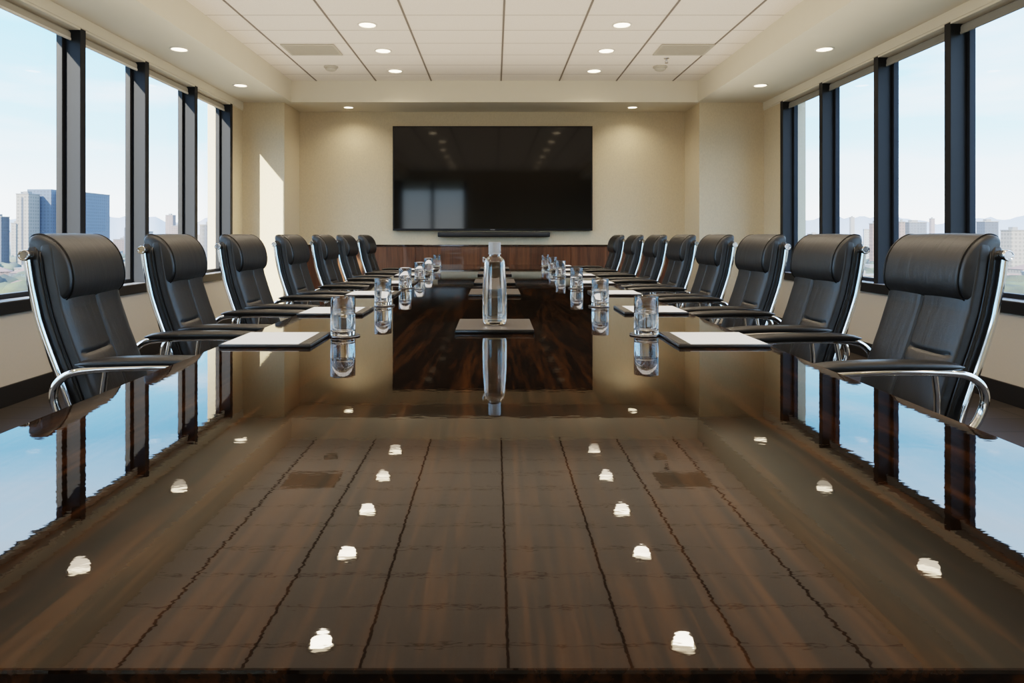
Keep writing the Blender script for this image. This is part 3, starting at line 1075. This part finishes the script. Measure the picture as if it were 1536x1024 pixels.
# hills: a long ridge with an uneven crest
def hills(name, pts_fn, seed):
    rnd = random.Random(seed)
    bm = bmesh.new()
    rs = []
    ph = [rnd.uniform(0, 6.28) for _ in range(6)]
    n = 260
    rows = [[], [], []]
    for i in range(n + 1):
        x, y, h = pts_fn(i / n)
        hh = h * (1 + 0.20 * math.sin(i * 0.19 + ph[0]) + 0.12 * math.sin(i * 0.47 + ph[1]) + 0.06 * math.sin(i * 1.1 + ph[2]) + rnd.uniform(-0.05, 0.05))
        v = Vector((x, y, 0)).normalized()
        rows[0].append(bm.verts.new((x - v.x * 500, y - v.y * 500, GZ - 1)))
        rows[1].append(bm.verts.new((x, y, hh)))
        rows[2].append(bm.verts.new((x + v.x * 600, y + v.y * 600, GZ - 1)))
    for a, b in zip(rows[:-1], rows[1:]):
        for i in range(n):
            bm.faces.new((a[i], a[i + 1], b[i + 1], b[i]))
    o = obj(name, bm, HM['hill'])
    o['kind'] = 'structure'
def arc(a0, a1, R, h):
    return lambda t: (R * math.sin(math.radians(a0 + (a1 - a0) * t)), R * math.cos(math.radians(a0 + (a1 - a0) * t)), h)
hills('hills_left', arc(-100, -10, 4200, 100), 3)
hills('hills_right', arc(10, 100, 4200, 92), 5)

TAKEN = []
def building(cx, cy, w, dp, h, mat, roof='flat', z=GZ, steps=None):
    """Plain block with parapet roof, plant room or gabled roof, on the ground at its centre."""
    TAKEN.append((cx, cy, 0.5 * math.hypot(w, dp)))
    b = empty('city_building', (cx, cy, z), math.atan2(-cx, cy) * 0.5 + random.uniform(-0.3, 0.3))
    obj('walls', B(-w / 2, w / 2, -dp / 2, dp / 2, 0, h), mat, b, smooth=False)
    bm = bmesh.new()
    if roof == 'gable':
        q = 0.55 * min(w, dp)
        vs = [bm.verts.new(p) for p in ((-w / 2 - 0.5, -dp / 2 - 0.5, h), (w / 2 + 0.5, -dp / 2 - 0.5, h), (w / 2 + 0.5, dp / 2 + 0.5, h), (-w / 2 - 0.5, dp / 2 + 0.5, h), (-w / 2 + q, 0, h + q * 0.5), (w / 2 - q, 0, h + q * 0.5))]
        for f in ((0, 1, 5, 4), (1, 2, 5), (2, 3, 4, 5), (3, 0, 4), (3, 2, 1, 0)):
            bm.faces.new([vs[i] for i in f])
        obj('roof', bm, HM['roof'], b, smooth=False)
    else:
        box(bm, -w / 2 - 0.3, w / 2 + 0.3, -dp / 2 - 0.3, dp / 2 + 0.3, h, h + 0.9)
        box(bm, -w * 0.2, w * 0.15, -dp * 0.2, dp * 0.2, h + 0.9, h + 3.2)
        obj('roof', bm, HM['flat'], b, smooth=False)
    return b

def px_building(px0, px1, ytop, d, mat, label, cat='building', depth=None):
    """A landmark given by its bearing from the room, its roof line and its distance."""
    x0, x1 = (px0 - 742) / 1000 * d, (px1 - 742) / 1000 * d
    w = x1 - x0
    b = building((x0 + x1) / 2, d, w * 0.92, depth or w * 0.8, (353 - ytop) / 1000 * d + CAMZ - GZ, mat)
    b.rotation_euler = (0, 0, 0)
    tag(b, label, cat)
    return b
# the tall block seen through the first left panes: a pale slab and a blue glass slab
t = px_building(54, 147, 291, 700, HM['blue'], 'tall blue glass office tower on the left skyline')
bm = bmesh.new()
wx = 0.093 * 700 * 0.92
hh = (353 - 287) / 1000 * 700 + CAMZ - GZ
box(bm, -wx * 0.30, wx * 0.10, -8, 8, 0, hh)
bm2 = bm
core = obj('raised_core', bm2, HM['blue'], t, smooth=False)
core.location = (0, -wx * 0.40 - 2, 0)
t2 = px_building(32, 52, 292, 655, HM['cream'], 'tall pale concrete tower beside the blue glass tower on the left skyline', depth=16)
obj('dark_stair_strip', B(-0.8, 1.0, -8.25, -7.9, 0, 74), HM['dark'], t2, smooth=False)
px_building(-12, 9, 326, 640, HM['dark'], 'dark blue block at the far left edge of the city view')
px_building(19, 30, 335, 800, HM['cream'], 'slim cream block left of the tall pale tower')
px_building(303, 327, 338, 560, HM['grey'], 'grey block in the left window nearest the television wall')
px_building(250, 262, 323, 1200, HM['pink'], 'slim pinkish tower in the third left window pane')
px_building(1356, 1384, 334, 760, HM['grey'], 'blue grey slab block in the middle of the right windows')
px_building(1348, 1356, 333, 755, HM['pink'], 'narrow pink stair tower beside the blue grey slab block')
px_building(1470, 1492, 333, 700, HM['dark'], 'dark blue block beyond the nearest right window')
px_building(1508, 1532, 346, 560, HM['cream'], 'pale banded block low beyond the nearest right window', depth=12)
px_building(1395, 1401, 328, 1300, HM['pink'], 'thin pink tower far off in the third right window pane')
px_building(1275, 1281, 326, 1400, HM['cream'], 'thin cream tower far off in the second right window pane')
px_building(1306, 1318, 336, 640, HM['pink'], 'pinkish block beside a mullion of the right windows')

# lesser buildings scattered through the haze
rb = random.Random(21)
def scatter(side, lo, hi, n, label):
    for i in range(n):
        r = rb.uniform(lo, hi)
        d = 330 + 1900 * rb.random() ** 1.3
        w, dp = rb.uniform(12, 30), rb.uniform(10, 22)
        h = rb.choice([7, 8, 9, 10, 14, 18, 24])
        if d > 900:
            h *= rb.uniform(1.0, 2.2)
            w *= 1.4
        else:
            h = min(h, 12)
        if any(math.hypot(r * d - a, d - b_) < q + 0.6 * math.hypot(w, dp) for a, b_, q in TAKEN):
            continue
        mat = HM[rb.choice(['cream', 'pink', 'white', 'white', 'grey', 'cream', 'pink'])]
        b = building(r * d, d, w, dp, h, mat, 'gable' if (h < 11 and rb.random() < 0.6) else 'flat')
        tag(b, label, 'building', 'small buildings beyond the %s windows' % side)
scatter('left', -0.86, -0.38, 130, 'small pale building in the hazy city beyond the left windows')
scatter('right', 0.40, 0.92, 130, 'small pale building in the hazy city beyond the right windows')

def woods(name, label, lo, hi, n, seed):
    rnd = random.Random(seed)
    bm = bmesh.new()
    for i in range(n):
        r = rnd.uniform(lo, hi)
        d = 330 + 1700 * rnd.random() ** 2.4
        s = rnd.uniform(4.0, 8.5) * (1 + d / 1800)
        if any(math.hypot(r * d - a, d - b_) < q + 1.75 * s for a, b_, q in TAKEN):
            continue
        m = Matrix.Translation((r * d, d, GZ + s * 0.55)) @ Matrix.Diagonal((s * rnd.uniform(0.9, 1.5), s, s * rnd.uniform(0.7, 1.0), 1))
        ret = bmesh.ops.create_icosphere(bm, subdivisions=(2 if d < 700 else 1), radius=1.0, matrix=m)
        for v in ret['verts']:
            v.co += Vector((rnd.uniform(-1, 1), rnd.uniform(-1, 1), rnd.uniform(-1, 1))) * s * 0.14
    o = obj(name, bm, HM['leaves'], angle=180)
    tag(o, label, 'trees', kind='stuff')
woods('foliage_left', 'green tree canopy between the buildings beyond the left windows', -0.86, -0.36, 1500, 4)
woods('foliage_right', 'green tree canopy between the buildings beyond the right windows', 0.38, 0.92, 1500, 8)

# ------------------------------------------------------------------ light
w = bpy.data.worlds.new('day_sky')
SC.world = w
w.use_nodes = True
nt = w.node_tree
nt.nodes.clear()
out = N(nt, 'ShaderNodeOutputWorld')
bg = N(nt, 'ShaderNodeBackground')
tc = N(nt, 'ShaderNodeTexCoord')
sp_ = N(nt, 'ShaderNodeSeparateXYZ')
nt.links.new(tc.outputs['Generated'], sp_.inputs[0])
cr = N(nt, 'ShaderNodeValToRGB')
e = cr.color_ramp.elements
e[0].position, e[0].color = 0.0, (0.93, 0.95, 0.96, 1)
e[1].position, e[1].color = 1.0, (0.20, 0.45, 1.1, 1)
for p_, c_ in ((0.05, (0.74, 0.87, 0.97, 1)), (0.13, (0.36, 0.68, 0.97, 1)), (0.25, (0.22, 0.55, 0.97, 1)), (0.37, (1.05, 1.38, 1.80, 1)), (0.6, (0.80, 1.15, 1.75, 1))):
    k = cr.color_ramp.elements.new(p_)
    k.color = c_
nt.links.new(sp_.outputs['Z'], cr.inputs['Fac'])
mp = N(nt, 'ShaderNodeMapping')
mp.inputs['Scale'].default_value = (1.5, 1.5, 9)
nt.links.new(tc.outputs['Generated'], mp.inputs['Vector'])
cn = N(nt, 'ShaderNodeTexNoise')
cn.inputs['Scale'].default_value = 2.2
cn.inputs['Detail'].default_value = 6
nt.links.new(mp.outputs['Vector'], cn.inputs['Vector'])
cc = N(nt, 'ShaderNodeMapRange')
cc.inputs['From Min'].default_value = 0.50
cc.inputs['From Max'].default_value = 0.78
cc.inputs['To Max'].default_value = 0.45
nt.links.new(cn.outputs['Fac'], cc.inputs['Value'])
mx = N(nt, 'ShaderNodeMix', data_type='RGBA', blend_type='MIX')
nt.links.new(cc.outputs['Result'], mx.inputs['Factor'])
nt.links.new(cr.outputs['Color'], mx.inputs['A'])
mx.inputs['B'].default_value = (0.96, 0.96, 0.96, 1)
nt.links.new(mx.outputs['Result'], bg.inputs['Color'])
bg.inputs['Strength'].default_value = 2.2
nt.links.new(bg.outputs[0], out.inputs['Surface'])

sun = bpy.data.lights.new('sun', 'SUN')
sun.energy = 9.0
sun.angle = math.radians(0.6)
sun.color = (1.0, 0.88, 0.72)
so = link(bpy.data.objects.new('sun', sun))
so.rotation_euler = Vector((1, 1.85, -1.2)).to_track_quat('-Z', 'Y').to_euler()
so.location = (-20, -30, 30)

fill_lamp = bpy.data.lights.new('ceiling_wash_lamp', 'AREA')      # added upward fill to brighten the ceiling, no fitting in the room
fill_lamp.shape = 'RECTANGLE'
fill_lamp.size, fill_lamp.size_y = 5.2, 9.0
fill_lamp.energy = 50
fill_lamp.color = (1.0, 0.85, 0.68)
wo = link(bpy.data.objects.new('ceiling_wash_lamp', fill_lamp))
wo.location = (0.1, 2.75, 2.15)
wo.rotation_euler = (PI, 0, 0)

# ------------------------------------------------------------------ camera
cam = bpy.data.cameras.new('camera')
cam.sensor_width = 36
cam.lens = 36 * 1000 / 1536
cam.shift_x = 26 / 1536
cam.shift_y = -159 / 1536
cam.clip_start = 0.02
cam.clip_end = 20000
co = link(bpy.data.objects.new('camera', cam))
co.location = (0, 0, CAMZ)
co.rotation_euler = (PI / 2, 0, 0)
SC.camera = co

SC.cycles.use_denoising = True
SC.cycles.max_bounces = 14
SC.cycles.diffuse_bounces = 6
SC.cycles.glossy_bounces = 6
SC.cycles.transmission_bounces = 12
SC.cycles.transparent_max_bounces = 16
SC.cycles.caustics_reflective = False
SC.cycles.caustics_refractive = False
SC.cycles.sample_clamp_indirect = 8.0
SC.view_settings.view_transform = 'Filmic'
SC.view_settings.look = 'Medium High Contrast'
SC.view_settings.exposure = 1.15
